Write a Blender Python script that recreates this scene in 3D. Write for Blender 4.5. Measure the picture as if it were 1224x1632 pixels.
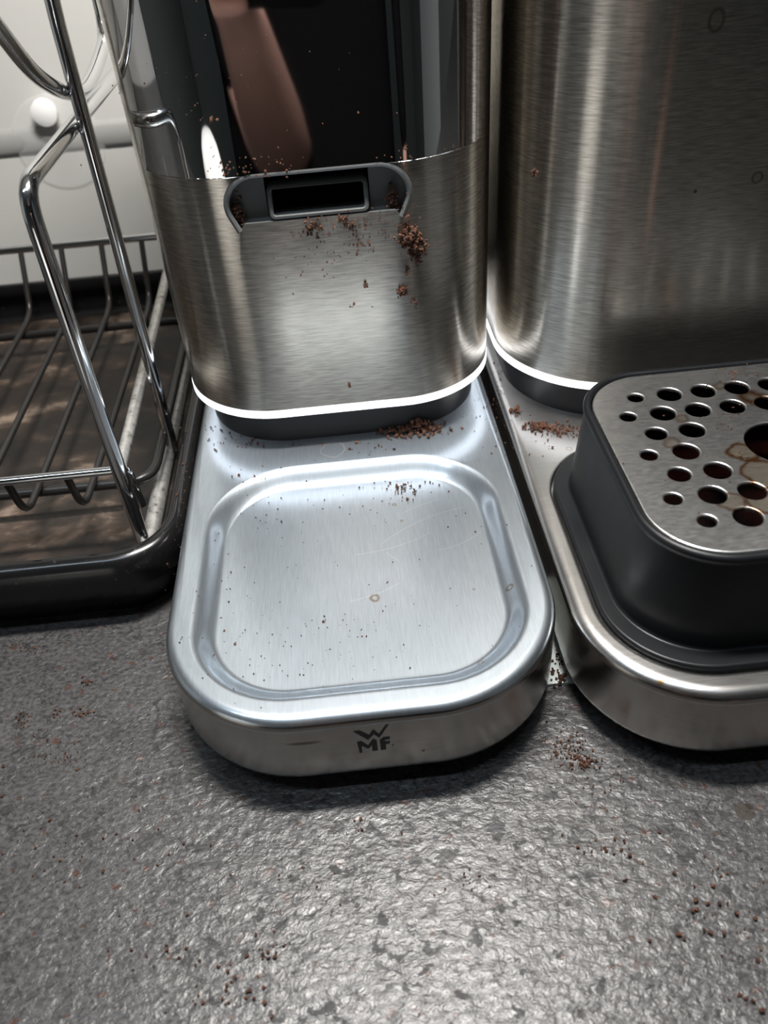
import bpy, bmesh, math, random
from mathutils import Vector, Matrix

random.seed(7)
S = bpy.context.scene
COL = S.collection
for o in list(bpy.data.objects):
    bpy.data.objects.remove(o)

# ------------------------------------------------------------------ camera
FPX, CX, CY = 1285.0, 612.0, 816.0            # focal length and centre, in pixels of the 1224 x 1632 frame
HOR, ROLL, VPX = 1090.0, 0.088, 480.0         # horizon distance, roll, depth vanishing point
CAM = Vector((0.0072, 0.0, 0.2428))
_d = Vector((ROLL, 1.0)).normalized()
_down = Vector((_d.x * FPX * FPX / HOR, _d.y * FPX * FPX / HOR, FPX)).normalized()
_hp = -_d * HOR
_t = (VPX - CX - _hp.x) / _d.y
AY = Vector((_hp.x + _d.y * _t, _hp.y - _d.x * _t, FPX)).normalized()
AZ = -_down
AX = AY.cross(AZ)
def cw(v):                                     # camera (right, down, forward) -> world direction
    return Vector((AX.dot(v), AY.dot(v), AZ.dot(v)))
RIGHT, DOWN, FWD = cw(Vector((1, 0, 0))), cw(Vector((0, 1, 0))), cw(Vector((0, 0, 1)))
def at(px, py, axis, val):                     # pixel -> point on the plane axis = val
    r = cw(Vector((px - CX, py - CY, FPX)))
    i = 'xyz'.index(axis)
    return CAM + r * ((val - CAM[i]) / r[i])
cam = bpy.data.cameras.new('camera')
cam.sensor_fit = 'VERTICAL'
cam.lens = 4.44
cam.sensor_height = 4.44 * 1632 / FPX
cam.sensor_width = cam.sensor_height * 0.75
cam.clip_start = 0.01
cam.dof.use_dof = True
cam.dof.focus_distance = 0.30
cam.dof.aperture_fstop = 2.0
co = bpy.data.objects.new('camera', cam)
COL.objects.link(co)
m = Matrix((RIGHT, -DOWN, -FWD)).transposed().to_4x4()
m.translation = CAM
co.matrix_world = m
S.camera = co

# ------------------------------------------------------------------ world, lights, exposure
W = bpy.data.worlds.new('room_air')
S.world = W
W.use_nodes = True
W.node_tree.nodes['Background'].inputs[0].default_value = (0.9, 0.95, 1.0, 1)
W.node_tree.nodes['Background'].inputs[1].default_value = 0.25
S.view_settings.view_transform = 'Standard'
S.view_settings.look = 'None'
S.view_settings.gamma = 1
S.view_settings.use_curve_mapping = False
S.view_settings.exposure = 0.0

def area_light(name, loc, rot, sx, sy, power, col):
    l = bpy.data.lights.new(name, 'AREA')
    l.shape = 'RECTANGLE'
    l.size, l.size_y, l.energy, l.color = sx, sy, power, col
    o = bpy.data.objects.new(name, l)
    o.location, o.rotation_euler = loc, rot
    COL.objects.link(o)
    return o
area_light('under_cabinet_light', (0.022, 0.245, 0.612), (0, 0, 0), 0.20, 0.045, 7.6, (1.0, 0.965, 0.92))
area_light('added_ceiling_light', (-0.40, -0.12, 1.545), (0, 0, 0), 1.3, 0.06, 8.0, (0.74, 0.87, 1.0))  # added source, unseen, stretched into a strip for long highlights

# ------------------------------------------------------------------ helpers
def tag(o, label=None, cat=None, group=None, kind=None):
    for k, v in (('label', label), ('category', cat), ('group', group), ('kind', kind)):
        if v: o[k] = v
    return o
def empty(name, loc=(0, 0, 0)):
    o = bpy.data.objects.new(name, None)
    o.location = loc
    o.empty_display_size = 0.02
    COL.objects.link(o)
    return o
def finish(name, me, mat, parent=None, smooth=35):
    if smooth:
        me.polygons.foreach_set('use_smooth', [True] * len(me.polygons))
        me.set_sharp_from_angle(angle=math.radians(smooth))
    if mat: me.materials.append(mat)
    o = bpy.data.objects.new(name, me)
    COL.objects.link(o)
    if parent:
        o.parent = parent
        o.location = -parent.location if parent.parent is None else Vector((0, 0, 0))
    return o
class MB:
    def __init__(s): s.v, s.f = [], []
    def add(s, vs, fs):
        b = len(s.v)
        s.v += [tuple(v) for v in vs]
        s.f += [tuple(i + b for i in f) for f in fs]
        return s
    def box(s, x0, x1, y0, y1, z0, z1):
        return s.add([(x, y, z) for z in (z0, z1) for x, y in ((x0, y0), (x1, y0), (x1, y1), (x0, y1))],
                     [(3, 2, 1, 0), (4, 5, 6, 7), (0, 1, 5, 4), (1, 2, 6, 5), (2, 3, 7, 6), (3, 0, 4, 7)])
    def loft(s, rings, cap0=True, cap1=True, closed=False):
        n = len(rings[0])
        vs = [p for r in rings for p in r]
        fs = []
        m_ = len(rings)
        for i in range(m_ if closed else m_ - 1):
            a, b = i * n, ((i + 1) % m_) * n
            for j in range(n):
                k = (j + 1) % n
                fs.append((a + j, a + k, b + k, b + j))
        if not closed:
            if cap0: fs.append(tuple(range(n - 1, -1, -1)))
            if cap1: fs.append(tuple(range((m_ - 1) * n, m_ * n)))
        return s.add(vs, fs)
    def tube(s, pts, r, n=10):
        pts = [Vector(p) for p in pts]
        rings, up = [], None
        for i, p in enumerate(pts):
            t = (pts[min(i + 1, len(pts) - 1)] - pts[max(i - 1, 0)]).normalized()
            if up is None:
                up = t.orthogonal().normalized()
            up = (up - t * up.dot(t)).normalized()
            w = t.cross(up)
            rr = r[i] if isinstance(r, (list, tuple)) else r
            rings.append([p + (up * math.cos(a) + w * math.sin(a)) * rr for a in [2 * math.pi * k / n for k in range(n)]])
        return s.loft(rings)
    def prism(s, poly, y0, y1):                # polygon of (x, z), extruded along y
        n = len(poly)
        vs = [(x, y0, z) for x, z in poly] + [(x, y1, z) for x, z in poly]
        return s.add(vs, [tuple(range(n)), tuple(range(2 * n - 1, n - 1, -1))] +
                     [((i + 1) % n, i, n + i, n + (i + 1) % n) for i in range(n)])
    def build(s, name, mat, parent=None, smooth=35):
        me = bpy.data.meshes.new(name)
        me.from_pydata(s.v, [], s.f)
        bm = bmesh.new(); bm.from_mesh(me)
        bmesh.ops.recalc_face_normals(bm, faces=bm.faces)
        bm.to_mesh(me); bm.free()
        return finish(name, me, mat, parent, smooth)
def rrect(x0, x1, y0, y1, r, z, n=14, rb=None):   # rounded rectangle, front corners r, back corners rb
    rb = r if rb is None else rb
    out = []
    for cx, cy, rr, a0 in ((x1 - r, y0 + r, r, -90), (x1 - rb, y1 - rb, rb, 0), (x0 + rb, y1 - rb, rb, 90), (x0 + r, y0 + r, r, 180)):
        for k in range(n + 1):
            a = math.radians(a0 + 90 * k / n)
            out.append(Vector((cx + rr * math.cos(a), cy + rr * math.sin(a), z)))
    return out
def inset(R, d, dz=0):                            # R = dict of a rounded rectangle
    q = dict(R)
    q['x0'] += d; q['x1'] -= d; q['y0'] += d; q['y1'] -= d
    q['r'] = max(q['r'] - d, 0.001); q['rb'] = max(q.get('rb', R['r']) - d, 0.001)
    return q
def ring(R, d, z, n=14):
    q = inset(R, d)
    return rrect(q['x0'], q['x1'], q['y0'], q['y1'], q['r'], z, n, q['rb'])
def smooth_path(pts, rad, n=6):                   # round the corners of a polyline
    pts = [Vector(p) for p in pts]
    out = [pts[0]]
    for i in range(1, len(pts) - 1):
        a, b, c = pts[i - 1], pts[i], pts[i + 1]
        d1, d2 = (a - b), (c - b)
        r = min(rad, d1.length * .49, d2.length * .49)
        p0, p1 = b + d1.normalized() * r, b + d2.normalized() * r
        for k in range(n + 1):
            t = k / n
            out.append(p0 * (1 - t) ** 2 + b * 2 * t * (1 - t) + p1 * t * t)
    out.append(pts[-1])
    return out

# ------------------------------------------------------------------ materials
def mat(name, col=(.5, .5, .5), rough=.5, metal=0.0, **kw):
    m_ = bpy.data.materials.new(name)
    m_.use_nodes = True
    b = m_.node_tree.nodes['Principled BSDF']
    b.inputs['Base Color'].default_value = (*col, 1)
    b.inputs['Roughness'].default_value = rough
    b.inputs['Metallic'].default_value = metal
    for k, v in kw.items():
        b.inputs[k.replace('_', ' ')].default_value = v
    return m_
class NT:                                         # short hand for node trees
    def __init__(s, m_): s.t = m_.node_tree; s.b = s.t.nodes['Principled BSDF']
    def n(s, typ, **kw):
        q = s.t.nodes.new('ShaderNode' + typ)
        for k, v in kw.items():
            if hasattr(q, k): setattr(q, k, v)
            else: q.inputs[k.replace('_', ' ')].default_value = v
        return q
    def l(s, a, b): s.t.links.new(a, b)
    def pos(s, scale=(1, 1, 1), rot=(0, 0, 0)):
        g = s.n('NewGeometry'); mp = s.n('Mapping')
        mp.inputs['Scale'].default_value = scale
        mp.inputs['Rotation'].default_value = rot
        s.l(g.outputs['Position'], mp.inputs['Vector'])
        return mp.outputs['Vector']
    def noise(s, vec, scale, detail=4, rough=.55, dist=0):
        q = s.n('TexNoise', Scale=scale, Detail=detail, Roughness=rough, Distortion=dist)
        s.l(vec, q.inputs['Vector'])
        return q.outputs['Fac']
    def ramp(s, fac, stops):
        q = s.n('ValToRGB')
        e = q.color_ramp.elements
        while len(e) < len(stops): e.new(.5)
        for el, (p, c) in zip(e, stops):
            el.position = p
            el.color = (*c, 1) if len(c) == 3 else c
        s.l(fac, q.inputs[0])
        return q.outputs['Color']
    def math(s, op, a, b=None, clamp=False):
        q = s.n('Math', operation=op); q.use_clamp = clamp
        for i, v in enumerate((a, b)):
            if v is None: continue
            if isinstance(v, (int, float)): q.inputs[i].default_value = v
            else: s.l(v, q.inputs[i])
        return q.outputs[0]
    def mix(s, fac, a, b, blend='MIX'):
        q = s.n('Mix', data_type='RGBA', blend_type=blend)
        for i, v in ((0, fac), (6, a), (7, b)):
            if isinstance(v, (int, float)): q.inputs[i].default_value = v
            elif isinstance(v, tuple): q.inputs[i].default_value = (*v, 1)
            else: s.l(v, q.inputs[i])
        return q.outputs[2]
    def bump(s, h, strength, dist):
        q = s.n('Bump', Strength=strength, Distance=dist)
        s.l(h, q.inputs['Height'])
        s.l(q.outputs['Normal'], s.b.inputs['Normal'])
        return q
    def dist_to(s, x, y, wob=0.0, nscale=150):      # distance in the xy plane to a point, edge wobbling
        g = s.n('NewGeometry')
        v = g.outputs['Position']
        if wob:
            nz = s.n('TexNoise', Scale=nscale, Detail=3)
            s.l(v, nz.inputs['Vector'])
            sub = s.n('VectorMath', operation='SUBTRACT'); sub.inputs[1].default_value = (.5, .5, .5)
            s.l(nz.outputs['Color'], sub.inputs[0])
            sc = s.n('VectorMath', operation='SCALE'); sc.inputs['Scale'].default_value = wob
            s.l(sub.outputs[0], sc.inputs[0])
            ad = s.n('VectorMath', operation='ADD')
            s.l(v, ad.inputs[0]); s.l(sc.outputs[0], ad.inputs[1])
            v = ad.outputs[0]
        fl = s.n('VectorMath', operation='MULTIPLY'); fl.inputs[1].default_value = (1, 1, 0)
        s.l(v, fl.inputs[0])
        d = s.n('VectorMath', operation='DISTANCE'); d.inputs[1].default_value = (x, y, 0)
        s.l(fl.outputs[0], d.inputs[0])
        return d.outputs['Value']
    def dist3(s, p, scale=(1, 1, 1)):               # distance to a point in space, axes weighted
        g = s.n('NewGeometry')
        sub = s.n('VectorMath', operation='SUBTRACT'); sub.inputs[1].default_value = tuple(p)
        s.l(g.outputs['Position'], sub.inputs[0])
        mu = s.n('VectorMath', operation='MULTIPLY'); mu.inputs[1].default_value = scale
        s.l(sub.outputs[0], mu.inputs[0])
        ln = s.n('VectorMath', operation='LENGTH')
        s.l(mu.outputs[0], ln.inputs[0])
        return ln.outputs['Value']
    def blob(s, d, r):                              # soft spot, 1 in the middle, 0 beyond r
        return s.math('MULTIPLY', s.math('SUBTRACT', 1.0, s.math('DIVIDE', d, r), clamp=True), 2.0, clamp=True)
    def band(s, d, r, w):                           # 1 on a ring of radius r, falling to 0 at width w
        a = s.math('ABSOLUTE', s.math('SUBTRACT', d, r))
        return s.math('SUBTRACT', 1.0, s.math('DIVIDE', a, w), clamp=True)

def brushed(name, col, rough, streak, aniso=0.0, rot=0.25, bump=.06, vary=1.0, lines=.10):
    m_ = mat(name, col, rough, 1.0)
    t = NT(m_)
    f = t.noise(t.pos(streak), 1.0, 3, .6)
    big = t.noise(t.pos((14, 14, 14)), 1.0, 3)
    c = t.ramp(f, [(.3, tuple(x * (1 - lines) for x in col)), (.7, tuple(min(1, x * (1 + .7 * lines)) for x in col))])
    t.l(c, t.b.inputs['Base Color'])
    r = t.math('ADD', t.math('MULTIPLY', f, .10 * vary), t.math('MULTIPLY', big, .10 * vary))
    t.l(t.math('ADD', r, rough - .10 * vary), t.b.inputs['Roughness'])
    if bump: t.bump(f, bump, .0004)
    if aniso:
        t.b.inputs['Anisotropic'].default_value = aniso
        t.b.inputs['Anisotropic Rotation'].default_value = rot
        tg = t.n('Tangent', direction_type='RADIAL', axis='Z')
        t.l(tg.outputs[0], t.b.inputs['Tangent'])
    return m_
M = {}
M['steel_body'] = brushed('brushed_steel_body', (.60, .565, .51), .225, (150, 150, 2100), .84, .25, 0, .3, .34)
M['steel_side'] = brushed('brushed_steel_base', (.56, .55, .535), .30, (90, 3000, 90), 0)
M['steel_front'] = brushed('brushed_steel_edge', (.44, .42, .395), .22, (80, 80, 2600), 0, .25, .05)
M['chrome_panel'] = mat('polished_chrome_panel', (.80, .79, .78), .03, 1.0)
M['chrome'] = mat('chrome_wire', (.72, .73, .74), .10, 1.0)
M['black_plastic'] = mat('black_plastic', (.008, .0085, .010), .36)
M['black_gloss'] = mat('glossy_black_plastic', (.010, .010, .011), .22)
M['grey_plastic'] = mat('dark_grey_plastic', (.11, .115, .115), .45)
M['hole'] = mat('unlit_hole_black', (.003, .003, .003), .9, 0, Specular_IOR_Level=0.0)
M['rubber'] = mat('black_rubber', (.008, .008, .008), .8)
M['led'] = mat('white_light_ring', (1, 1, 1), .4, 0, Emission_Color=(.93, .95, 1, 1), Emission_Strength=1.8)
M['logo'] = mat('dark_print', (.012, .011, .011), .5)
M['white_wall'] = mat('white_gloss_wall', (.62, .62, .60), .12)
M['reflection_grey'] = mat('reflection_grey', (.36, .36, .35), .4)
M['white_card'] = mat('white_card', (.72, .78, .76), .5)

def plate_mat():                                   # satin steel plate: fine brushing along y, scratches, dried drips
    m_ = brushed('satin_steel_plate', (.535, .595, .65), .21, (2600, 120, 120), 0, .25, 0, .5)
    t = NT(m_)
    col = t.b.inputs['Base Color'].links[0].from_socket
    for px, py, r in ((597, 949, .0017), (812, 939, .0012), (766, 1055, .0010), (628, 800, .0008), (640, 826, .0006), (755, 935, .0005)):
        p = at(px, py, 'z', .0325)
        d = t.dist_to(p.x, p.y, .0008, 600)
        col = t.mix(t.math('MULTIPLY', t.band(d, r * .85, r * .5), .8), col, (.25, .15, .05))
    for x0_, y0_, x1_, y1_, bow in ((570, 888, 690, 852, 26), (600, 860, 735, 800, -40), (615, 880, 635, 893, 5), (640, 815, 700, 793, -10), (700, 880, 770, 850, 20), (560, 960, 640, 930, 14)):
        p0, p1 = at(x0_, y0_, 'z', .0315), at(x1_, y1_, 'z', .0315)
        mid, ch = (p0 + p1) / 2, (p1 - p0)
        nrm = Vector((-ch.y, ch.x, 0)).normalized()
        sag = bow / 26.0 * .002
        rad_ = (ch.length / 2) ** 2 / (2 * abs(sag)) + abs(sag) / 2
        cen = mid + nrm * (rad_ if sag > 0 else -rad_)
        ln_ = t.math('MULTIPLY', t.band(t.dist_to(cen.x, cen.y), rad_, .00016), t.math('LESS_THAN', t.dist_to(mid.x, mid.y), ch.length / 2))
        col = t.mix(t.math('MULTIPLY', ln_, .55), col, (.95, .97, 1.0))
    p = at(530, 716, 'z', .037)
    d = t.dist_to(p.x, p.y, .004, 160)
    col = t.mix(t.math('MULTIPLY', t.band(d, .0052, .0005), .8), col, (.9, .9, .9))
    t.l(col, t.b.inputs['Base Color'])
    b2 = t.n('BsdfPrincipled')
    b2.inputs['Metallic'].default_value = 1
    b2.inputs['Roughness'].default_value = .46
    t.l(col, b2.inputs['Base Color'])
    mx = t.n('MixShader'); mx.inputs[0].default_value = .38
    t.l(t.b.outputs[0], mx.inputs[1]); t.l(b2.outputs[0], mx.inputs[2])
    t.l(mx.outputs[0], t.t.nodes['Material Output'].inputs['Surface'])
    return m_
M['plate'] = plate_mat()
def add_spots(m_, spots):                           # dried drips: point, radius, colour, strength, ring?, axes weights
    t = NT(m_)
    col = t.b.inputs['Base Color'].links[0].from_socket
    for p, r, c, k, ringed, w in spots:
        d = t.dist3(p, w)
        f = t.band(d, r, r * .35) if ringed else t.blob(d, r)
        col = t.mix(t.math('MULTIPLY', f, k), col, c)
    t.l(col, t.b.inputs['Base Color'])
add_spots(M['steel_front'], [(at(484, 1185, 'y', .1475), .0055, (.10, .095, .09), .8, False, (.8, 1, 5.5)), (at(675, 1196, 'y', .1475), .0008, (.08, .05, .04), .8, False, (1, 1, 1)),
                             (at(1112, 1150, 'y', .1405), .0024, (.12, .11, .10), .5, False, (1, 1, 1.4))])
add_spots(M['steel_side'], [(at(1053, 1087, 'z', .0355), .0016, (.50, .22, .02), .95, False, (1, 1, 1)), (at(907, 715, 'z', .037), .0012, (.28, .18, .08), .6, True, (1, 1, 1))])
add_spots(M['steel_body'], [(at(1142, 32, 'y', .286), .0030, (.16, .14, .08), .7, True, (1.3, 1, 1)), (at(1207, 283, 'y', .286), .0018, (.12, .08, .05), .7, True, (1, 1, 1)),
                            (at(688, 508, 'y', .300), .0016, (.45, .38, .22), .7, False, (1, .4, 1)), (at(1108, 305, 'y', .286), .0009, (.08, .06, .05), .8, False, (1, 1, 1))])

ZWM = -0.004
def worktop_mat():
    m_ = mat('dark_slate_laminate', (.1, .1, .1), .42)
    t = NT(m_)
    base = t.ramp(t.noise(t.pos((30, 45, 30)), 1, 8, .65), [(.30, (.026, .0245, .025)), (.55, (.052, .0495, .0495)), (.8, (.090, .086, .085))])
    fine = t.noise(t.pos((520, 700, 520)), 1, 4, .6)
    base = t.mix(.55, base, t.ramp(fine, [(.35, (.014, .013, .013)), (.6, (.082, .080, .079))]))
    # dark worn patches and rusty specks
    pm = t.ramp(t.noise(t.pos((185, 215, 185)), 1, 5, .66, .5), [(.565, (0, 0, 0)), (.59, (1, 1, 1))])
    area = t.ramp(t.noise(t.pos((34, 34, 34)), 1, 2), [(.36, (.1, .1, .1)), (.50, (1, 1, 1))])
    base = t.mix(t.math('MULTIPLY', t.math('MULTIPLY', pm, area), .95), base, (.008, .008, .0085))
    rm = t.ramp(t.noise(t.pos((210, 230, 210)), 1, 3, .5), [(.655, (0, 0, 0)), (.69, (1, 1, 1))])
    base = t.mix(t.math('MULTIPLY', rm, .8), base, (.050, .020, .012))
    # a dried ring and a dried drop
    a, b = at(716, 1437, 'z', ZWM), at(1187, 1293, 'z', ZWM)
    d = t.dist_to(a.x, a.y, .0035, 170)
    seg = t.noise(t.pos((140, 140, 140)), 1, 2)
    base = t.mix(t.math('MULTIPLY', t.math('MULTIPLY', t.band(d, .0102, .0009), t.ramp(seg, [(.42, (0, 0, 0)), (.55, (1, 1, 1))])), .9), base, (.020, .013, .009))
    d = t.dist_to(b.x, b.y, .0012, 300)
    dm = t.math('LESS_THAN', d, .0031)
    base = t.mix(t.math('MULTIPLY', dm, .9), base, (.020, .014, .009))
    t.l(base, t.b.inputs['Base Color'])
    v = t.pos((250, 360, 250), (0, 0, .12))
    h1 = t.noise(v, 1, 4, .6, .5)
    h2 = t.noise(t.pos((60, 90, 60)), 1, 4, .6)
    h = t.math('ADD', t.math('MULTIPLY', h1, .7), t.math('MULTIPLY', h2, .9))
    t.bump(h, .9, .0009)
    t.b.inputs['Specular IOR Level'].default_value = .5
    ro = t.math('ADD', t.math('MULTIPLY', fine, .20), .235)
    t.l(t.math('ADD', ro, t.math('ADD', t.math('MULTIPLY', t.math('MULTIPLY', pm, area), .25), t.math('MULTIPLY', dm, .35))), t.b.inputs['Roughness'])
    return m_
M['worktop'] = worktop_mat()

def tray_floor_mat():
    m_ = mat('stained_tray_floor', (.05, .04, .03), .45)
    t = NT(m_)
    n1 = t.noise(t.pos((26, 40, 26)), 1, 8, .62, .25)
    c = t.ramp(n1, [(.34, (.007, .006, .0055)), (.50, (.025, .018, .014)), (.58, (.065, .045, .033)), (.67, (.26, .20, .155))])
    k = t.ramp(t.noise(t.pos((8, 8, 8)), 1, 2), [(.38, (.05, .045, .04)), (.58, (1, 1, 1))])
    c = t.mix(.75, c, k, 'MULTIPLY')
    t.l(c, t.b.inputs['Base Color'])
    t.bump(n1, .3, .001)
    return m_
M['tray_floor'] = tray_floor_mat()

def dusty_black(name, col, rough, dust):
    m_ = mat(name, col, rough)
    t = NT(m_)
    f = t.ramp(t.noise(t.pos((420, 420, 420)), 1, 3, .6), [(.66, (0, 0, 0)), (.74, (1, 1, 1))])
    c = t.mix(t.math('MULTIPLY', f, .6), (*col,), dust)
    t.l(c, t.b.inputs['Base Color'])
    r = t.math('ADD', t.math('MULTIPLY', t.noise(t.pos((40, 40, 40)), 1, 5), .25), rough - .10)
    t.l(r, t.b.inputs['Roughness'])
    return m_
M['tray'] = dusty_black('dusty_black_tray', (.006, .006, .0065), .17, (.06, .055, .05))
M['box'] = dusty_black('matt_black_drip_box', (.0060, .0068, .0080), .36, (.02, .02, .02))
M['box'].node_tree.nodes['Principled BSDF'].inputs['Specular IOR Level'].default_value = .28
M['dark_wire'] = dusty_black('dark_coated_wire', (.016, .015, .0145), .30, (.06, .05, .045))
def dull_wire():
    m_ = mat('dull_scaled_wire', (.5, .5, .48), .42, .75)
    t = NT(m_)
    f = t.noise(t.pos((260, 260, 260)), 1, 5, .65)
    t.l(t.ramp(f, [(.30, (.10, .075, .05)), (.42, (.42, .41, .39)), (.7, (.62, .62, .60))]), t.b.inputs['Base Color'])
    return m_
M['dull_wire'] = dull_wire()
def grounds_mat():
    m_ = mat('coffee_grounds', (.05, .02, .01), .85)
    t = NT(m_)
    oi = t.noise(t.pos((900, 900, 900)), 1, 2)
    t.l(t.ramp(oi, [(.3, (.020, .008, .005)), (.52, (.065, .023, .010)), (.74, (.16, .058, .022))]), t.b.inputs['Base Color'])
    return m_
M['grounds'] = grounds_mat()
def grate_mat():
    m_ = brushed('stained_steel_grate', (.62, .62, .62), .30, (300, 900, 300), 0, .25, .05)
    t = NT(m_)
    col = t.b.inputs['Base Color'].links[0].from_socket
    for px, py, r, w, k in ((1186, 722, .0050, .0010, 1), (1216, 755, .0062, .0009, .9), (1165, 800, .0042, .0007, .7), (1200, 634, .0036, .0022, .9),
                            (1086, 668, .0022, .0010, .5), (1070, 706, .0026, .0010, .5), (1145, 615, .0022, .0010, .5), (1224, 800, .0060, .0010, .8)):
        p = at(px, py, 'z', .076)
        d = t.dist_to(p.x, p.y, .0055, 130)
        fill = t.math('MULTIPLY', t.math('LESS_THAN', d, r), .5 * k)
        col = t.mix(fill, col, (.62, .47, .27))
        col = t.mix(t.math('MULTIPLY', t.band(d, r, w * 1.3), min(1, 1.1 * k)), col, (.22, .085, .015))
    t.l(col, t.b.inputs['Base Color'])
    return m_
M['grate'] = grate_mat()

# ------------------------------------------------------------------ the room
YW = 0.58
ZW = -0.004                                        # top of the worktop
WX0, WX1, RY0, ZF, ZC = -1.5, 1.5, -2.2, -0.90, 1.60
M['room_wall'] = mat('grey_green_wall', (.16, .17, .16), .7)
M['room_floor'] = mat('dark_floor', (.10, .085, .075), .5)
M['white_paint'] = mat('white_paint', (.75, .75, .74), .35)
def struct(name, mb, mt, smooth=0):
    return tag(mb.build(name, mt, None, smooth), kind='structure')
wb = struct('wall_back', MB().box(WX0 - .1, WX1 + .1, YW, YW + .1, ZF, ZC), M['white_wall'])
struct('floor', MB().box(WX0 - .1, WX1 + .1, RY0 - .1, YW + .1, ZF - .1, ZF), M['room_floor'])
struct('ceiling', MB().box(WX0 - .1, WX1 + .1, RY0 - .1, YW + .1, ZC, ZC + .1), M['white_paint'])
struct('wall_front', MB().box(WX0 - .1, WX1 + .1, RY0 - .1, RY0, ZF, ZC), M['room_wall'])
struct('wall_left', MB().box(WX0 - .1, WX0, RY0, YW, ZF, ZC), M['room_wall'])
struct('wall_right', MB().box(WX1, WX1 + .1, RY0, YW, ZF, ZC), M['room_wall'])
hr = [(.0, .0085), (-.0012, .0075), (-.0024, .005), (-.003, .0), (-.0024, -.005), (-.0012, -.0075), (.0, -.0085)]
struct('reflection_strip_1', MB().loft([[Vector((x, YW + y, .1005 + z)) for y, z in hr] for x in (WX0 + .001, WX1 - .001)]), M['reflection_grey'], 60)  # half-round strip added in place of a soft grey reflection on the wall
# unseen strip lamp, added on the ceiling for long highlights, and a white door on the right wall
cl = empty('added_ceiling_lamp', (-.40, -.12, ZC)); tag(cl, 'unseen long white strip lamp, added on the kitchen ceiling for highlights', 'lamp')
MB().box(-1.08, .28, -.19, -.05, 1.55, ZC - .001).build('housing', M['white_paint'], cl, 0)
d1 = empty('door_1', (WX1, -1.0, ZF)); tag(d1, kind='structure')
MB().box(WX1 - .03, WX1, -1.45, -.6, ZF, 1.15).build('door_leaf', M['white_paint'], d1, 0)
MB().tube([(WX1 - .03, -.68, .12), (WX1 - .07, -.68, .12), (WX1 - .07, -.80, .12)], .009).build('door_handle', M['chrome'], d1)

# worktop, cabinets
tag(MB().box(-1.0, WX1 - .002, -.03, YW - .001, -.044, ZW).build('worktop', M['worktop'], None, 0),
    'dark grey slate-textured laminate kitchen worktop, speckled and splashed', 'worktop')
bc = empty('base_cabinet', (0, .3, ZF + .002)); tag(bc, 'white base cabinet carrying the dark worktop', 'cabinet')
MB().box(-.998, WX1 - .004, .02, YW - .004, ZF + .0005, -.044).build('body', M['white_paint'], bc, 0)
for k in range(4):
    x = -.99 + .61 * k
    dr = MB().box(x + .003, x + .597, .0, .02, ZF + .1, -.049).build('door', M['white_paint'], bc, 0)
    MB().tube([(x + .2, -.02, -.1), (x + .4, -.02, -.1)], .005).build('handle', M['chrome'], dr)
uc = empty('wall_cabinet', (0, .4, .65)); tag(uc, 'white wall cabinet hanging above the worktop', 'cabinet')
MB().box(WX0 + .002, WX1 - .002, .17, YW - .001, .65, 1.35).build('body', M['white_paint'], uc, 0)
for k in range(5):
    x = WX0 + .6 * k
    MB().box(x + .003, x + .597, .15, .17, .65, 1.35).build('door', M['white_paint'], uc, 0)
fg = empty('added_fridge', (-1.25, .27, ZF)); tag(fg, 'tall white fridge shape at the end of the worktop, added for its reflection', 'added_fridge')  # unseen white block, added for the chrome panel to mirror
MB().box(-1.49, -1.01, .02, YW - .01, ZF + .0005, .62).build('body', M['white_paint'], fg, 0)
fdr = MB().box(-1.49, -1.01, -.02, .018, ZF + .02, .62).build('door', M['white_paint'], fg, 0)
MB().tube([(-1.05, -.02, -.1), (-1.05, -.05, -.1), (-1.05, -.05, .25), (-1.05, -.02, .25)], .008).build('handle', M['chrome'], fdr)
lampo = empty('under_cabinet_lamp', (.022, .245, .65)); tag(lampo, 'short slim white lamp under the wall cabinet', 'lamp')
MB().box(-.085, .13, .215, .275, .615, .65).build('housing', M['white_paint'], lampo, 0)

# ------------------------------------------------------------------ coffee grinder
Z0 = 0.037
gr = empty('coffee_grinder', (0, .30, ZW))
tag(gr, 'brushed steel coffee grinder with a dished base plate, logo and chrome front', 'grinder')
GB = dict(x0=-.068, x1=.068, y0=.1475, y1=.44, r=.047, rb=.03)
PAN = dict(x0=-.0592, x1=.0592, y0=.1562, y1=.2790, r=.036, rb=.036)
N = 20
rings = [ring(GB, .0035, .0065, N), ring(GB, .0012, .0068, N), ring(GB, .0002, .0080, N), ring(GB, 0, .0095, N), ring(GB, 0, .0326, N)]
for k in range(0, 10):
    a = math.pi / 2 * k / 9
    rings.append(ring(GB, .0040 * (1 - math.cos(a)), Z0 - .0040 * (1 - math.sin(a)), N))
rings.append(ring(GB, .0046, Z0, N))
rings += [ring(PAN, -.0012, Z0, N), ring(PAN, -.0004, Z0, N)]
PD, PWID = .0058, .0092
def pan_prof(u):
    sm = lambda t: t * t * (3 - 2 * t)
    a, b = min(max(u / .46, 0), 1), min(max((u - .50) / .50, 0), 1)
    return sm(u)
for k in range(0, 29):
    u = k / 28
    rings.append(ring(PAN, PWID * u, Z0 - PD * pan_prof(u), N))
rings.append(ring(PAN, PWID + .001, Z0 - PD, N))
rings.append(ring(PAN, PWID + .004, Z0 - PD - .00005, N))
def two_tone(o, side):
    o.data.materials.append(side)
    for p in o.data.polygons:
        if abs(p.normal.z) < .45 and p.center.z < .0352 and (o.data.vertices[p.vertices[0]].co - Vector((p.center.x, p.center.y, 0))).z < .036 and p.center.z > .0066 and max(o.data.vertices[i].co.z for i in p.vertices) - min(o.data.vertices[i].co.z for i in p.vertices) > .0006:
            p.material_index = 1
gbase = MB().loft(rings).build('base_plate', M['plate'], gr, 50)
two_tone(gbase, M['steel_front'])
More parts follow.
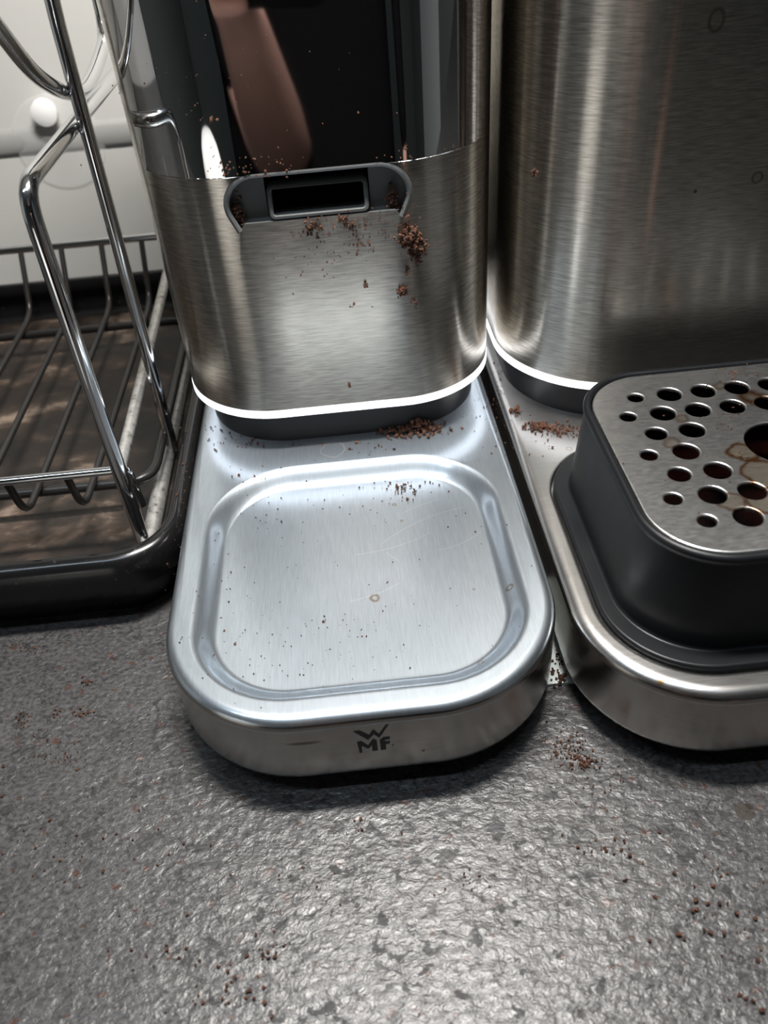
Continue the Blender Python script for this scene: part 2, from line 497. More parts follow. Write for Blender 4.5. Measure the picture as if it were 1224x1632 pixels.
for x in (-.045, .045):
    for y in (.19, .40):
        MB().loft([[Vector((x + .010 * math.cos(a), y + .010 * math.sin(a), z)) for a in [2 * math.pi * k / 20 for k in range(20)]] for z in (ZW, .0066)]).build('foot', M['rubber'], gr)
# logo on the front of the base, built from its strokes
YL = GB['y0']
u = lambda cx, cz: (((cx - 563) / 60.0) * .0116 - .0050, .0322 - ((cz - 1155) / 45.0) * .0140)
def stroke(pts, name):
    poly = [((x - 5.6e-0) * 0 + x, z) for x, z in pts]
    MB().prism(poly, YL - .00012, YL + .0004).build(name, M['logo'], gbase, 0)
sx, sz, ox, oz = .0112, .0135, -.0051, .0185             # unit square of the mark -> metres
def LP(pts): return [(ox + a * sx, oz + b * sz) for a, b in pts]
stroke(LP([(.00, .87), (.17, .89), (.42, .67), (.56, .87), (.70, .67), (.92, 1.00), (1.00, 1.00), (.70, .52), (.56, .68), (.38, .48)]), 'logo_letter')
stroke(LP([(.06, .44), (.18, .46), (.36, .25), (.52, .50), (.62, .42), (.62, .02), (.46, .02), (.46, .26), (.36, .12), (.18, .27), (.17, .00), (.09, .00)]), 'logo_letter')
stroke(LP([(.70, .02), (.86, .03), (.86, .24), (.97, .25), (.99, .34), (.85, .34), (.85, .42), (.98, .42), (1.00, .52), (.80, .52), (.70, .42)]), 'logo_letter')
stroke(LP([(1.04, .14), (1.07, .14), (1.07, .19), (1.04, .19)]), 'logo_letter')
# neck, light ring, body
PL = dict(x0=-.0618, x1=.0618, y0=.2985, y1=.432, r=.0385, rb=.03)
MB().loft([ring(PL, -.0004, Z0 - .0005, N), ring(PL, 0, Z0 + .001, N), ring(PL, .0002, Z0 + .020, N)]).build('neck', M['black_plastic'], gr)
BD = dict(x0=-.068, x1=.068, y0=.2915, y1=.437, r=.0415, rb=.035)
ZB, ZT = Z0 + .0200, .315
def body_mesh(R, zb, zt, n):
    rs = [ring(R, .004, zb, n), ring(R, .0005, zb, n), ring(R, 0, zb + .0006, n)]
    for k in range(1, 9): rs.append(ring(R, 0, zb + .0006 + (zt - .006 - zb) * k / 8, n))
    for k in range(1, 6):
        a = math.pi / 2 * k / 5
        rs.append(ring(R, .005 * (1 - math.cos(a)), zt - .005 * (1 - math.sin(a)), n))
    return MB().loft(rs)
gbody = body_mesh(BD, ZB, ZT, 24).build('body', M['steel_body'], gr, 30)
# recess for the chute, cut into the body
ARCH = [(-.0272, .1372), (-.0295, .1345), (-.0328, .1420), (-.0322, .1470), (-.0292, .1512), (-.0245, .1538),
        (.0245, .1538), (.0292, .1512), (.0322, .1470), (.0328, .1420), (.0295, .1345), (.0272, .1372)]
cut = MB().prism(ARCH, .270, .3035).build('cutter', None, None, 0)
cut.data.materials.append(M['grey_plastic'])
bo = gbody.modifiers.new('cut', 'BOOLEAN'); bo.object = cut; bo.operation = 'DIFFERENCE'; bo.solver = 'EXACT'
try: bo.material_mode = 'TRANSFER'
except Exception: pass
dg = bpy.context.evaluated_depsgraph_get()
nm = bpy.data.meshes.new_from_object(gbody.evaluated_get(dg))
gbody.modifiers.clear()
nm.set_sharp_from_angle(angle=math.radians(30))
if len(nm.materials) < 2: nm.materials.append(M['grey_plastic'])
for p in nm.polygons:
    c_ = p.center
    if abs(c_.x) < .034 and .134 < c_.z < .1545 and c_.y < .306 and c_.y > .2915 + .0415 - math.sqrt(.0415 ** 2 - max(0, abs(c_.x) - .0265) ** 2) + .0006: p.material_index = 1
gbody.data = nm
bpy.data.objects.remove(cut)
# grey liner of the recess with a raised rim
def shrink(poly, d):
    cx = sum(p[0] for p in poly) / len(poly); cz = sum(p[1] for p in poly) / len(poly)
    return [(cx + (x - cx) * (1 - d), cz + (z - cz) * (1 - d)) for x, z in poly]
side = [(-.0185, .1373), (-.0272, .1373), (-.0294, .1347), (-.0326, .1420), (-.0320, .1469), (-.0290, .1510), (-.0244, .1536), (-.0185, .1536)]
cpn = MB().prism(side, .2950, .3032).prism([(-x, z) for x, z in reversed(side)], .2950, .3032)
cpn.prism([(-.0185, .1522), (-.0185, .1536), (.0185, .1536), (.0185, .1522)], .2950, .3032).build('chute_panel', M['grey_plastic'], gr, 0)
def surf_y(x):                                      # front of the body at x
    fx = BD['x1'] - BD['r']
    d = max(0, abs(x) - fx)
    return BD['y0'] + BD['r'] - math.sqrt(max(BD['r'] ** 2 - d * d, 0))
path = [(x, surf_y(x) + .0002, z) for x, z in ARCH[1:-1]]
MB().tube(smooth_path(path, .004, 4), .0011, 8).build('chute_rim', M['grey_plastic'], gr)
# sloping apron from the recess down to the steel lip, and the spout
MB().add([(-.0285, .2922, .1368), (.0285, .2922, .1368), (.0285, .3020, .1400), (-.0285, .3020, .1400),
          (-.0285, .3020, .1368), (.0285, .3020, .1368)], [(0, 1, 2, 3), (0, 4, 5, 1), (2, 5, 4, 3), (0, 3, 4), (1, 5, 2)]).build('chute_apron', M['grey_plastic'], gr, 0)
def slot_ring(hx, z0, z1, r, y):
    q = rrect(-hx, hx, z0, z1, r, 0, 6)
    return [Vector((p.x, y + (p.y - z0) * .25, p.y)) for p in q]
MB().loft([slot_ring(.0180, .1376, .1490, .0022, .2990), slot_ring(.0180, .1376, .1490, .0022, .2918), slot_ring(.0176, .1380, .1486, .0018, .2914),
           slot_ring(.0168, .1388, .1478, .0012, .2914), slot_ring(.0164, .1390, .1476, .0010, .2918), slot_ring(.0164, .1390, .1476, .0010, .2990)], closed=True).build('spout', M['grey_plastic'], gr)
MB().loft([slot_ring(.0164, .1390, .1476, .0010, .2985), slot_ring(.0164, .1390, .1476, .0010, .2988)]).build('spout_opening', M['hole'], gr, 0)
MB().box(-.0185, .0185, .2996, .3013, .1450, .1520).build('slot', M['hole'], gr, 0)
# light ring under the body
def band_ring(R, d0, d1, z0, z1, n=24):
    return MB().loft([ring(R, d1, z0, n), ring(R, d0, z0, n), ring(R, d0, z1, n), ring(R, d1, z1, n)], closed=True)
band_ring(BD, -.0002, .004, ZB - .0031, ZB, 24).build('light_ring', M['led'], gr)
# polished panel wrapped round the upper front
def wrap(R, d, a_max, z):
    out = []
    fx, r = R['x1'] - R['r'], R['r']
    for k in range(-24, 25):
        s_ = k / 24
        lim = math.radians(a_max)
        tot = fx + r * lim
        q = abs(s_) * tot
        if q <= fx: x, y = q, R['y0'] - d
        else:
            a = (q - fx) / r
            x, y = fx + (r + d) * math.sin(a), R['y0'] + r - (r + d) * math.cos(a)
        out.append(Vector((math.copysign(x, s_), y, z)))
    return out
def wrap_solid(R, d0, d1, amax, z0, z1):
    rr = []
    for d, z in ((d1, z0), (d0 - .0002, z0), (d0, z0 + .0003), (d0, z1), (d1, z1)):
        rr.append(wrap(R, d, amax, z))
    n, vs, fs = 49, [p for r_ in rr for p in r_], []
    for i in range(5):
        a, b = i * n, ((i + 1) % 5) * n
        fs += [(a + j, a + j + 1, b + j + 1, b + j) for j in range(n - 1)]
    fs += [tuple(i * n for i in range(5)), tuple(i * n + n - 1 for i in range(5))[::-1]]
    return MB().add(vs, fs)
wrap_solid(BD, .0007, -.0004, 56, .1536, .262).build('polished_panel', M['chrome_panel'], gr, 30)
# lid and bean hopper on top
LD = dict(x0=-.064, x1=.064, y0=.2955, y1=.433, r=.038, rb=.033)
MB().loft([ring(LD, 0, ZT - .001), ring(LD, 0, ZT + .006), ring(LD, .002, ZT + .008)]).build('lid', M['black_gloss'], gr)

# ------------------------------------------------------------------ coffee machine
MXC = .1525
cm = empty('coffee_machine', (MXC, .30, ZW))
tag(cm, 'wide brushed steel coffee machine with light ring and drip tray on its base', 'coffee machine')
CB = dict(x0=.0714, x1=2 * MXC - .0714, y0=.1405, y1=.46, r=.043, rb=.03)
FL = dict(x0=.0802, x1=2 * MXC - .0802, y0=.1503, y1=.2720, r=.032, rb=.032)
rings = [ring(CB, .0035, .0065, N), ring(CB, .0012, .0068, N), ring(CB, .0002, .0080, N), ring(CB, 0, .0095, N), ring(CB, 0, .0326, N)]
for k in range(0, 10):
    a = math.pi / 2 * k / 9
    rings.append(ring(CB, .0040 * (1 - math.cos(a)), Z0 - .0040 * (1 - math.sin(a)), N))
rings += [ring(CB, .0046, Z0, N), ring(FL, -.0022, Z0, N), ring(FL, -.0014, Z0, N), ring(FL, -.0009, Z0 - .0004, N), ring(FL, -.0008, Z0 - .004, N), ring(FL, .002, Z0 - .004, N)]
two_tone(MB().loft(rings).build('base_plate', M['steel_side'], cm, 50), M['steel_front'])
for x in (.10, .205):
    for y in (.19, .42):
        MB().loft([[Vector((x + .010 * math.cos(a), y + .010 * math.sin(a), z)) for a in [2 * math.pi * k / 20 for k in range(20)]] for z in (ZW, .0066)]).build('foot', M['rubber'], cm)
CP = dict(x0=.0785, x1=2 * MXC - .0785, y0=.2915, y1=.45, r=.047, rb=.03)
MB().loft([ring(CP, -.0004, Z0 - .0005, N), ring(CP, 0, Z0 + .001, N), ring(CP, .0002, Z0 + .020, N)]).build('neck', M['black_plastic'], cm)
CD = dict(x0=.0728, x1=2 * MXC - .0728, y0=.2860, y1=.455, r=.051, rb=.035)
body_mesh(CD, ZB, .33, 24).build('body', M['steel_body'], cm, 30)
band_ring(CD, -.0002, .004, ZB - .0031, ZB, 24).build('light_ring', M['led'], cm)
CL = dict(x0=.077, x1=2 * MXC - .077, y0=.2905, y1=.451, r=.047, rb=.033)
MB().loft([ring(CL, 0, .329), ring(CL, 0, .336), ring(CL, .002, .338)]).build('lid', M['black_gloss'], cm)

# drip tray: lifts out of the base
dt = empty('drip_tray', (MXC, .21, Z0 - .004))
tag(dt, 'raised black drip tray with perforated steel grate and coffee stains', 'drip tray')
BX0 = dict(x0=.0862, x1=2 * MXC - .0862, y0=.1572, y1=.2665, r=.0275, rb=.0275)
ZG = .0760
def bxr(d, z): return ring(inset(BX0, .0026 * (z - .041) / .035), d, z, N)
rings = [ring(FL, .001, Z0 - .0039, N), ring(FL, 0, Z0 - .003, N), ring(FL, 0, Z0 + .0012, N), ring(FL, .0003, Z0 + .0017, N), ring(FL, .0008, Z0 + .0020, N), ring(FL, .0011, Z0 + .0020, N),
         bxr(-.0010, Z0 + .0020), bxr(-.0007, Z0 + .0020), bxr(-.0002, Z0 + .0023), bxr(0, Z0 + .0030), bxr(0, Z0 + .0038), bxr(0, .055), bxr(0, .0730), bxr(0, .0738), bxr(-.0006, .0746), bxr(-.0008, .0756), bxr(-.0004, .0764), bxr(.0004, .0768), bxr(.0012, .0768), bxr(.0018, .0764), bxr(.0021, .0752),
         bxr(.0024, .0740), bxr(.0024, .046)]
MB().loft(rings).build('tray_box', M['box'], dt, 50)
MB().loft([bxr(.0026, .0462), bxr(.0026, .0466)]).build('coffee_puddle', mat('stale_coffee', (.004, .0008, .0006), .25, 0, Specular_IOR_Level=.2), dt, 0)
# grate, cut from one sheet
cu = bpy.data.curves.new('grate', 'CURVE')
cu.dimensions, cu.fill_mode = '2D', 'BOTH'
cu.extrude, cu.bevel_depth, cu.bevel_resolution = .0002, .0006, 3
def spline(pts):
    sp = cu.splines.new('POLY')
    sp.points.add(len(pts) - 1)
    for p, q in zip(sp.points, pts): p.co = (q[0], q[1], 0, 1)
    sp.use_cyclic_u = True
spline([(p.x, p.y) for p in ring(BX0, .0056, 0, N)])
HX, HY = .12635, .2115
holes = []
cxh, cyh = .1473, .2115
row_x = {0: .1088, 1: .1024, 2: .1086, 3: .1022, 4: .1083, 5: .1021, 6: .1084}
for row in range(7):
    y = .2467 - .01163 * row
    for k in range(8):
        x = row_x[row] + .0126 * k
        if x > 2 * MXC - .1: continue
        d = math.hypot(x - cxh, y - cyh)
        if d < .0225: continue
        r = .0042
        edge = min(x - .0900, 2 * MXC - .0900 - x)
        if edge < .0150: r = .0027
        elif edge < .0200 and row in (2, 4): r = .0034
        if row in (0, 6) and k == 0: r = .0027
        if row in (2, 4) and k == 0: r = .0035
        holes.append((x, y, r))
for x, y, r in holes + [(cxh, cyh, .0117)]:
    nn = 32 if r < .01 else 64
    spline([(x + (r + .0007) * math.cos(-2 * math.pi * k / nn), y + (r + .0007) * math.sin(-2 * math.pi * k / nn)) for k in range(nn)])
co_ = bpy.data.objects.new('tmp', cu)
COL.objects.link(co_)
dg = bpy.context.evaluated_depsgraph_get()
gm = bpy.data.meshes.new_from_object(co_.evaluated_get(dg))
bpy.data.objects.remove(co_)
gm.materials.clear()
for v in gm.vertices: v.co.z += ZG - .0006
finish('grate', gm, M['grate'], dt, 40)

jr = empty('stand_in_jar', (-.185, .03, ZW)); tag(jr, 'white domed stand-in on the worktop for a white shape mirrored in the polished panel', 'jar')  # added out of view, stands in for a white shape in the reflection
def turned(cx, cy, prof, n=40): return MB().loft([[Vector((cx + r * math.cos(a), cy + r * math.sin(a), z)) for a in [2 * math.pi * k / n for k in range(n)]] for r, z in prof])
turned(-.185, .03, [(.050, ZW), (.055, ZW + .003), (.058, .045), (.056, .052)]).build('jar_body', M['white_paint'], jr)
turned(-.185, .03, [(.058, .0525), (.058, .057), (.055, .070), (.047, .081), (.032, .089), (.010, .092)]).build('jar_lid', M['white_paint'], jr)
# white card lying under the gap between the two bases
tag(MB().box(.0560, .0820, at(889, 1089, 'z', ZW + .0012).y, .235, ZW, ZW + .0012).build('white_card', M['white_card'], None, 0),
    'thin white card sprinkled with coffee, lying in the gap between grinder and machine', 'card')

# ------------------------------------------------------------------ black tray and dish rack
tr = empty('dish_tray', (-.27, .38, ZW))
tag(tr, 'dusty black plastic draining tray with rounded rim, under the wire dish rack', 'tray')
TB = dict(x0=-.47, x1=-.0694, y0=.2362, y1=.5270, r=.030, rb=.030)
rg = [ring(TB, .0085, ZW, N), ring(TB, .0085, .0150, N), ring(TB, .0014, .0146, N), ring(TB, .0, .0150, N), ring(TB, .0, .0205, N)]
for k in range(1, 7):
    a = math.pi / 2 * k / 6
    rg.append(ring(TB, .0060 * (1 - math.cos(a)), .0295 - .0090 * (1 - math.sin(a)), N))
rg += [ring(TB, .0078, .0293, N), ring(TB, .0088, .0284, N), ring(TB, .0115, .0100, N), ring(TB, .0140, .0072, N), ring(TB, .0170, .0068, N)]
tbody = MB().loft(rg, True, False).build('rim', M['tray'], tr, 45)
MB().loft([ring(TB, .0160, .0050, N), ring(TB, .0160, .0070, N)]).build('tray_floor', M['tray_floor'], tr, 0)

rk = empty('dish_rack', (-.2, .36, .0065))
tag(rk, 'chrome wire dish rack with tall looped end frame standing in a black tray', 'dish rack')
def wire(name, pts, r, mt, rad=.008, n=12, parent=rk):
    return MB().tube(smooth_path(pts, rad), r, n).build(name, M[mt], parent, 60)
XR = -.0915
wire('foot_bar', [(-.0908, .262, .0105), (-.0922, .46, .0105)], .0037, 'dull_wire')
A = at(228, 862, 'z', .0125)
B = at(44, 322, 'y', A.y)
K = at(128, 206, 'y', .3365)
Kx = at(186, 122, 'z', .1635)
wire('front_leg', [A, (B.x, B.y, .1635), (K.x - .0030, .3365, .1635), (K.x - .001, .47, .1635), (-.0915, .47, .0140)], .0030, 'chrome', .012)
L0 = at(276, 716, 'z', .0125)
L1 = at(107, 140, 'y', .3365)
L2 = at(82, 0, 'y', .3365)
L3 = L2 + (L2 - L1) * 1.2
wire('middle_leg', [L0, L2, L3], .0028, 'chrome', .01)
def leg_x(z): return L0.x + (L2.x - L0.x) * (z - L0.z) / (L2.z - L0.z)
cpts = [(0, 50), (50, 115), (100, 148), (132, 147), (149, 119), (166, 70), (164, 32)]
U = [at(px, py, 'x', leg_x(.177) - .0050) for px, py in cpts]
U = [U[0] + (U[0] - U[1]) * 2.2] + U + [U[-1] + Vector((0, .006, .06))]
wire('plate_loop', U, .0028, 'chrome', .012)
ZR = .048
wire('front_rail', [(-.46, .2735, ZR), (-.0945, .2735, ZR), (-.0915, .2752, ZR - .002), (-.0905, .2752, .027)], .0019, 'chrome', .003)
wire('side_rail', [(-.0942, .2765, ZR), (-.0950, .486, ZR + .010)], .0026, 'dull_wire')
wire('back_rail', [(-.46, .4985, .0600), (-.0950, .4985, .0600)], .0023, 'chrome')
wire('support_loop', [(-.45, .2990, .0222), (-.0905, .2990, .0222), (-.0905, .4590, .0222), (-.45, .4590, .0222)], .0024, 'dark_wire', .014)
for k in range(14):
    x = -.1163 - .0247 * k
    wire('basket_wire', [(x, .2735, ZR), (x, .2775, .0262), (x, .4700, .0262), (x, .4800, .0290), (x, .4985, .0600)], .0017, 'dark_wire', .010, 8)

# clear suction cup on the wall
sc = empty('suction_cup', (-.175, YW, .1))
tag(sc, 'clear round suction cup stuck on the white wall behind the dish rack', 'suction cup')
M['clear'] = mat('clear_plastic', (.95, .95, .95), .06, 0, Alpha=.18)
M['highlight_white'] = mat('highlight_white_plastic', (.95, .95, .95), .1)
def disc(cx, cz, prof, nm, mt):
    rs = [[Vector((cx + r * math.cos(a), y, cz + r * math.sin(a))) for a in [2 * math.pi * k / 48 for k in range(48)]] for r, y in prof]
    return MB().loft(rs).build(nm, M[mt], sc, 50)
disc(-.172, .0985, [(.029, YW - .0005), (.029, YW - .0016), (.027, YW - .0022), (.012, YW - .0040), (.008, YW - .0060)], 'cup', 'clear')
disc(-.1735, .1185, [(.006, YW - .0035), (.0085, YW - .0080), (.0080, YW - .0105), (.004, YW - .0120)], 'highlight_knob', 'highlight_white')  # white knob added as the bright highlight on the cup

# ------------------------------------------------------------------ the person taking the picture, seen in the polished panel
M['skin'] = mat('skin', (.78, .46, .38), .5, 0)
M['black_cloth'] = mat('black_cloth', (.004, .004, .0045), .9, 0, Specular_IOR_Level=.1)
M['dark_denim'] = mat('dark_denim', (.008, .009, .012), .9, 0, Specular_IOR_Level=.1)
M['hair'] = mat('dark_hair', (.02, .014, .010), .6)
def skinned(name, chains, mt, parent, sub=2):
    # chains: list of [(point, (rx, ry)), ...]; a first entry that is an int continues from that vertex
    vs, es, rad, roots = [], [], [], []
    for ch in chains:
        prev = None
        if isinstance(ch[0], int): prev = ch[0]; ch = ch[1:]
        else: roots.append(len(vs))
        for p, r in ch:
            vs.append(tuple(p)); rad.append(r if isinstance(r, tuple) else (r, r))
            if prev is not None: es.append((prev, len(vs) - 1))
            prev = len(vs) - 1
    me = bpy.data.meshes.new(name)
    me.from_pydata(vs, es, [])
    o = bpy.data.objects.new(name, me)
    COL.objects.link(o)
    o.modifiers.new('skin', 'SKIN')
    if not me.skin_vertices: me.attributes.new('skin', 'FLOAT', 'POINT')
    sv = me.skin_vertices[0].data
    for i, r in enumerate(rad):
        sv[i].radius = r
        sv[i].use_root = i in roots
    sd = o.modifiers.new('sub', 'SUBSURF'); sd.levels = sd.render_levels = sub
    dg_ = bpy.context.evaluated_depsgraph_get()
    nm_ = bpy.data.meshes.new_from_object(o.evaluated_get(dg_))
    bpy.data.objects.remove(o)
    nm_.materials.clear()
    return finish(name, nm_, mt, parent, 180)
def pc(r, d, f): return CAM + RIGHT * r + DOWN * d + FWD * f       # place in the phone's own frame
ph = empty('phone', pc(-.018, .05, -.006))
tag(ph, 'dark smartphone held upright in the hand of the person', 'phone')
def slab(r0, r1, d0, d1, f0, f1, rr, name, mt):
    q = rrect(r0, r1, d0, d1, rr, 0, 6)
    return MB().loft([[pc(p.x, p.y, f) for p in q] for f in (f0, f1)]).build(name, mt, ph, 30)
slab(-.052, .017, -.022, .125, -.0105, -.0025, .009, 'case', M['black_gloss'])
slab(-.050, .015, -.020, .123, -.0108, -.0105, .008, 'screen', mat('phone_screen', (.02, .02, .025), .1))
pe = empty('person', (0, -.42, ZF))
tag(pe, 'person in black clothes with a bare forearm, holding up a phone', 'person')
V = Vector
wrist = pc(-.045, .155, -.030)
elbow = V((-.045, -.335, -.030))
sh = V((-.17, -.37, .43))
body = [
    [(V((0, -.42, .00)), (.09, .06)), (V((0, -.42, .14)), (.09, .06)), (V((0, -.41, .30)), (.10, .065)), (V((0, -.40, .42)), (.09, .06)),
     (V((0, -.375, .50)), (.052, .052)), (V((0, -.345, .56)), (.05, .052)), (V((0, -.32, .61)), (.068, .08)), (V((0, -.29, .68)), (.075, .09)), (V((0, -.30, .735)), (.055, .07))],
    [3, (sh, .052), (sh * .5 + elbow * .5, .044), (elbow, .034), (elbow * .6 + wrist * .4, .033), (wrist, .021), (pc(-.058, .125, -.022), (.030, .016)), (pc(-.062, .085, -.016), (.034, .014))],
    [3, (V((.17, -.38, .43)), .052), (V((.23, -.41, .16)), .04), (V((.25, -.36, -.06)), .026), (V((.25, -.345, -.13)), (.03, .016))],
    [0, (V((-.09, -.42, -.10)), .058), (V((-.10, -.40, -.43)), .052), (V((-.10, -.44, -.80)), .036), (V((-.11, -.33, -.86)), (.04, .022))],
    [0, (V((.09, -.42, -.10)), .058), (V((.10, -.40, -.43)), .052), (V((.10, -.44, -.80)), .036), (V((.11, -.33, -.86)), (.04, .022))],
]
for k, (d, ln) in enumerate(((.055, .030), (.075, .034), (.095, .030), (.112, .024))):     # four fingers round the left edge of the phone
    body.append([(pc(-.060, d + .012, -.020), .009), (pc(-.0665, d + .004, -.004), .009), (pc(-.062, d, .0065), .0085), (pc(-.060 + ln * .6, d - .002, .0075), .0080), (pc(-.060 + ln, d - .003, .0070), .0065)])
body.append([(pc(-.056, .115, -.024), .012), (pc(-.040, .090, -.022), .011), (pc(-.022, .066, -.0195), .009)])     # thumb on the screen
for k in range(4):                                                                                         # fingers of the hanging hand
    body.append([(V((.235 + .011 * k, -.345, -.13)), .009), (V((.234 + .012 * k, -.335, -.175)), .008), (V((.234 + .012 * k, -.345, -.205 + .006 * abs(k - 1.5))), .007)])
body.append([(V((.235, -.34, -.11)), .010), (V((.218, -.325, -.14)), .009), (V((.215, -.325, -.165)), .0075)])
body.append([(V((0, -.245, .655)), .012), (V((0, -.205, .640)), .011), (V((0, -.20, .632)), .008)])      # nose
for sx_ in (-1, 1):
    body.append([(V((.070 * sx_, -.30, .665)), (.008, .018)), (V((.082 * sx_, -.31, .672)), (.006, .024))])  # ears
skinned('body', body, M['skin'], pe)
skinned('jumper', [
    [(V((0, -.42, -.16)), (.165, .125)), (V((0, -.42, -.02)), (.150, .11)), (V((0, -.42, .14)), (.135, .100)), (V((0, -.41, .30)), (.145, .105)), (V((0, -.40, .42)), (.13, .09)), (V((0, -.385, .475)), (.062, .062))],
    [4, (sh, .064), (sh * .5 + elbow * .5, .056), (elbow * .85 + sh * .15, .050)],
    [4, (V((.17, -.38, .43)), .064), (V((.23, -.41, .16)), .054), (V((.25, -.36, -.05)), .042)]], M['black_cloth'], pe)
skinned('trousers', [
    [(V((0, -.42, .02)), (.14, .10)), (V((0, -.42, -.04)), (.14, .10))],
    [1, (V((-.09, -.42, -.10)), .092), (V((-.10, -.40, -.43)), .068), (V((-.10, -.44, -.80)), .055)],
    [1, (V((.09, -.42, -.10)), .092), (V((.10, -.40, -.43)), .068), (V((.10, -.44, -.80)), .055)]], M['dark_denim'], pe)
skinned('hair', [[(V((0, -.36, .63)), (.075, .055)), (V((0, -.335, .70)), (.082, .085)), (V((0, -.30, .755)), (.065, .075)), (V((0, -.25, .75)), (.04, .03))]], M['hair'], pe)
for sx_ in (-1, 1):
    MB().loft([[V((.030 * sx_ + r_ * math.cos(a), y_, .672 + r_ * .6 * math.sin(a))) for a in [2 * math.pi * k / 16 for k in range(16)]] for r_, y_ in ((.014, -.215), (.011, -.206), (.004, -.203))]).build('eye', M['white_paint'], pe)
    MB().box(.1 * sx_ - .045, .1 * sx_ + .045, -.52, -.27, ZF + .0005, ZF + .06).build('shoe', M['rubber'], pe, 0)
MB().box(-.024, .024, -.222, -.205, .606, .614).build('mouth', mat('lips', (.35, .12, .10), .5), pe, 0)

# ------------------------------------------------------------------ coffee grounds
ICO = []
bm = bmesh.new(); bmesh.ops.create_icosphere(bm, subdivisions=1, radius=1.0)
ICO_V = [v.co.copy() for v in bm.verts]; ICO_F = [tuple(v.index for v in f.verts) for f in bm.faces]; bm.free()
def crumb(mb, p, s, flat=(1, 1, 1)):
    q = Matrix.Rotation(random.random() * 6.28, 3, Vector((random.random() - .5, random.random() - .5, random.random() - .5)).normalized())
    st = Vector((random.uniform(.6, 1.3), random.uniform(.6, 1.3), random.uniform(.5, 1.0)))
    vs = []
    for v in ICO_V:
        w = q @ Vector((v.x * st.x, v.y * st.y, v.z * st.z)) * s * random.uniform(.65, 1.25)
        vs.append((p.x + w.x * flat[0], p.y + w.y * flat[1], p.z + w.z * flat[2]))
    mb.add(vs, ICO_F)
def pan_z(x, y):
    cx, cy = 0, (PAN['y0'] + PAN['y1']) / 2
    hx, hy, r = PAN['x1'] , (PAN['y1'] - PAN['y0']) / 2, PAN['r']
    qx, qy = abs(x - cx) - hx + r, abs(y - cy) - hy + r
    sd = math.hypot(max(qx, 0), max(qy, 0)) + min(max(qx, qy), 0) - r
    u_ = min(max(-sd / PWID, 0), 1)
    return Z0 - PD * pan_prof(u_)
def scatter(mb, clusters, axis, val, zfun=None):
    # clusters: px, py, spread x, spread y (pixels), count, size in mm, height of the heap in mm
    for px, py, dx, dy, n, s, h in clusters:
        for _ in range(n):
            gx, gy = random.gauss(0, 1), random.gauss(0, 1)
            p = at(px + gx * dx, py + gy * dy, axis, val)
            size = s * .00135 * random.choice((.45, .6, .8, 1, 1, 1.3))
            if zfun: p.z = zfun(p.x, p.y)
            fall = math.exp(-(gx * gx + gy * gy) / 1.6)
            if axis == 'z': p.z += size * .45 + h * .001 * fall * random.random()
            else: p.y -= size * .3 + h * .001 * fall * random.random()
            crumb(mb, p, size * .5)
def grounds(name, label, clusters, axis, val, zfun=None, group='spilled coffee grounds'):
    mb = MB()
    scatter(mb, clusters, axis, val, zfun)
    o = mb.build(name, M['grounds'], None, 0)
    tag(o, label, 'coffee grounds', group, 'stuff')
grounds('coffee_grounds', 'loose brown coffee grounds on the grinder base plate and dish',
        [(668, 692, 16, 6, 230, 1.3, 4.0), (632, 698, 18, 5, 100, 1.1, 1.2), (700, 688, 16, 8, 30, .9, .3), (640, 768, 18, 5, 34, .8, .4), (676, 775, 22, 8, 12, .7, 0),
         (345, 692, 10, 3, 5, .9, 0), (360, 710, 22, 8, 22, .6, 0), (415, 715, 26, 6, 14, .8, 0), (470, 715, 26, 5, 8, .7, 0), (585, 720, 24, 7, 14, .8, .1),
         (770, 660, 22, 30, 40, .45, 0), (430, 790, 40, 20, 24, .6, 0), (600, 780, 60, 20, 24, .55, 0), (520, 985, 6, 4, 3, .8, 0), (500, 900, 170, 60, 50, .4, 0),
         (480, 1020, 110, 45, 90, .42, 0), (360, 980, 20, 60, 20, .45, 0), (640, 1000, 120, 60, 25, .35, 0), (560, 830, 150, 30, 25, .4, 0)], 'z', Z0 - .003, pan_z)
grounds('coffee_grounds', 'loose brown coffee grounds on the coffee machine base beside its neck',
        [(860, 681, 12, 4, 110, 1.0, 1.0), (898, 687, 14, 5, 90, .8, .6), (823, 656, 4, 3, 26, 1.1, 1.0), (830, 690, 30, 22, 30, .5, 0), (795, 600, 6, 22, 40, .5, 0), (870, 715, 14, 14, 8, .6, 0)], 'z', Z0)
def zw(x, y): return ZW + .0001
grounds('coffee_grounds', 'brown coffee specks scattered over the dark worktop',
        [(137, 1088, 5, 3, 14, .8, .3), (128, 1138, 12, 3, 26, .7, .2), (90, 1137, 5, 4, 14, .6, .2), (36, 1150, 4, 8, 24, .6, .2), (75, 1180, 35, 20, 30, .5, 0), (40, 1030, 22, 6, 30, .5, 0),
         (105, 1210, 18, 8, 26, .5, .1), (60, 1330, 50, 50, 26, .7, 0), (180, 1370, 60, 40, 22, .7, 0), (300, 1550, 80, 40, 26, .8, 0), (350, 1590, 30, 20, 16, .9, 0),
         (430, 1520, 18, 14, 20, .9, 0), (470, 1410, 60, 40, 14, .7, 0), (740, 1400, 25, 12, 18, .6, 0), (905, 1190, 16, 18, 120, .55, .2), (930, 1215, 12, 8, 60, .7, .3),
         (960, 1350, 30, 16, 26, .8, 0), (1110, 1440, 40, 40, 26, 1.0, 0), (1170, 1480, 34, 50, 26, 1.0, 0), (1180, 1600, 20, 20, 6, 1.0, 0), (950, 1240, 60, 24, 50, .45, 0), (600, 1320, 40, 20, 8, .7, 0)], 'z', ZW, zw)
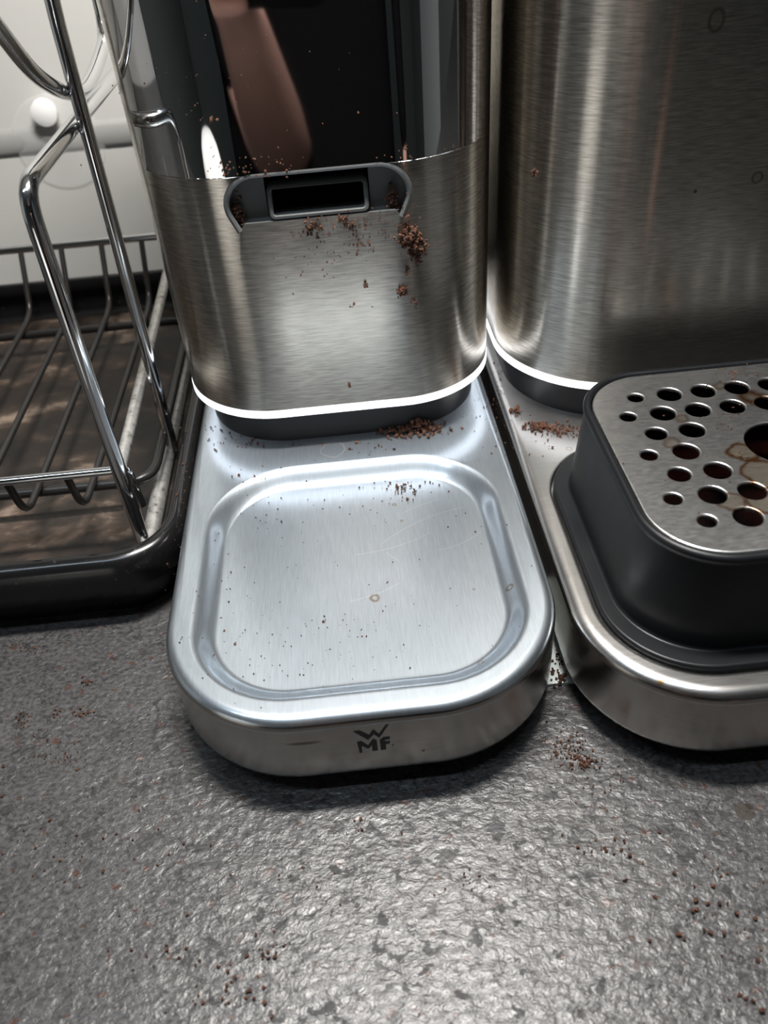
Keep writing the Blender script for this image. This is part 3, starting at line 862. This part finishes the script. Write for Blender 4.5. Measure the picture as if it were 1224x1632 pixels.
grounds('coffee_grounds', 'clumps and specks of coffee clinging to the steel front below the spout',
        [(650, 376, 8, 8, 130, 1.15, 3.0), (664, 388, 8, 9, 110, 1.1, 2.5), (668, 412, 2, 6, 16, .9, .8), (640, 463, 4, 5, 50, .9, 1.5), (648, 432, 4, 4, 8, .8, .4), (664, 487, 3, 8, 8, .7, .3), (500, 358, 8, 6, 34, .9, .6), (548, 355, 10, 7, 44, .8, .6),
         (495, 372, 14, 6, 20, .7, .2), (570, 368, 12, 14, 34, .6, .1), (610, 352, 14, 12, 30, .5, 0), (575, 395, 10, 6, 12, .7, .1), (530, 400, 60, 22, 50, .45, 0), (584, 454, 2, 2, 5, 1.0, .3), (563, 486, 2, 2, 3, .8, .2),
         (556, 613, 2, 2, 6, .8, .3), (490, 430, 50, 30, 20, .4, 0), (660, 350, 10, 30, 20, .5, 0)], 'y', BD['y0'])
grounds('coffee_grounds', 'dark coffee packed in the corners of the grey chute recess',
        [(378, 336, 4, 12, 70, .9, .8), (626, 316, 4, 12, 80, .9, .8), (386, 350, 3, 8, 40, .8, .6), (632, 335, 3, 6, 30, .8, .6)], 'y', .2935)
grounds('coffee_grounds', 'brown coffee crumbs stuck along the lower edge of the polished panel',
        [(380, 268, 26, 8, 30, .6, .1), (440, 260, 25, 12, 16, .6, 0), (640, 252, 50, 8, 12, .6, 0), (340, 190, 10, 6, 5, .9, .1), (350, 150, 120, 70, 40, .4, 0)], 'y', BD['y0'] - .0007)
grounds('coffee_grounds', 'coffee specks lying on the perforated drip grate',
        [(1170, 600, 25, 8, 36, .5, 0), (1160, 665, 20, 14, 24, .5, 0), (1180, 725, 10, 8, 10, .5, 0), (1060, 720, 60, 60, 20, .4, 0)], 'z', ZG + .0003)
grounds('coffee_grounds', 'black coffee specks on the white card between the bases',
        [(888, 1062, 6, 16, 46, .7, 0), (896, 1080, 4, 5, 12, 1.0, 0)], 'z', ZW + .0013)
grounds('coffee_grounds', 'brown coffee dust on the right rim of the black tray',
        [(296, 730, 4, 30, 24, .6, 0), (288, 800, 6, 30, 30, .5, 0)], 'z', .0294)
grounds('coffee_grounds', 'single crumbs of coffee on the brushed front of the coffee machine',
        [(850, 273, 3, 3, 14, .9, .3), (1020, 300, 40, 60, 16, .4, 0)], 'y', CD['y0'] + .004)
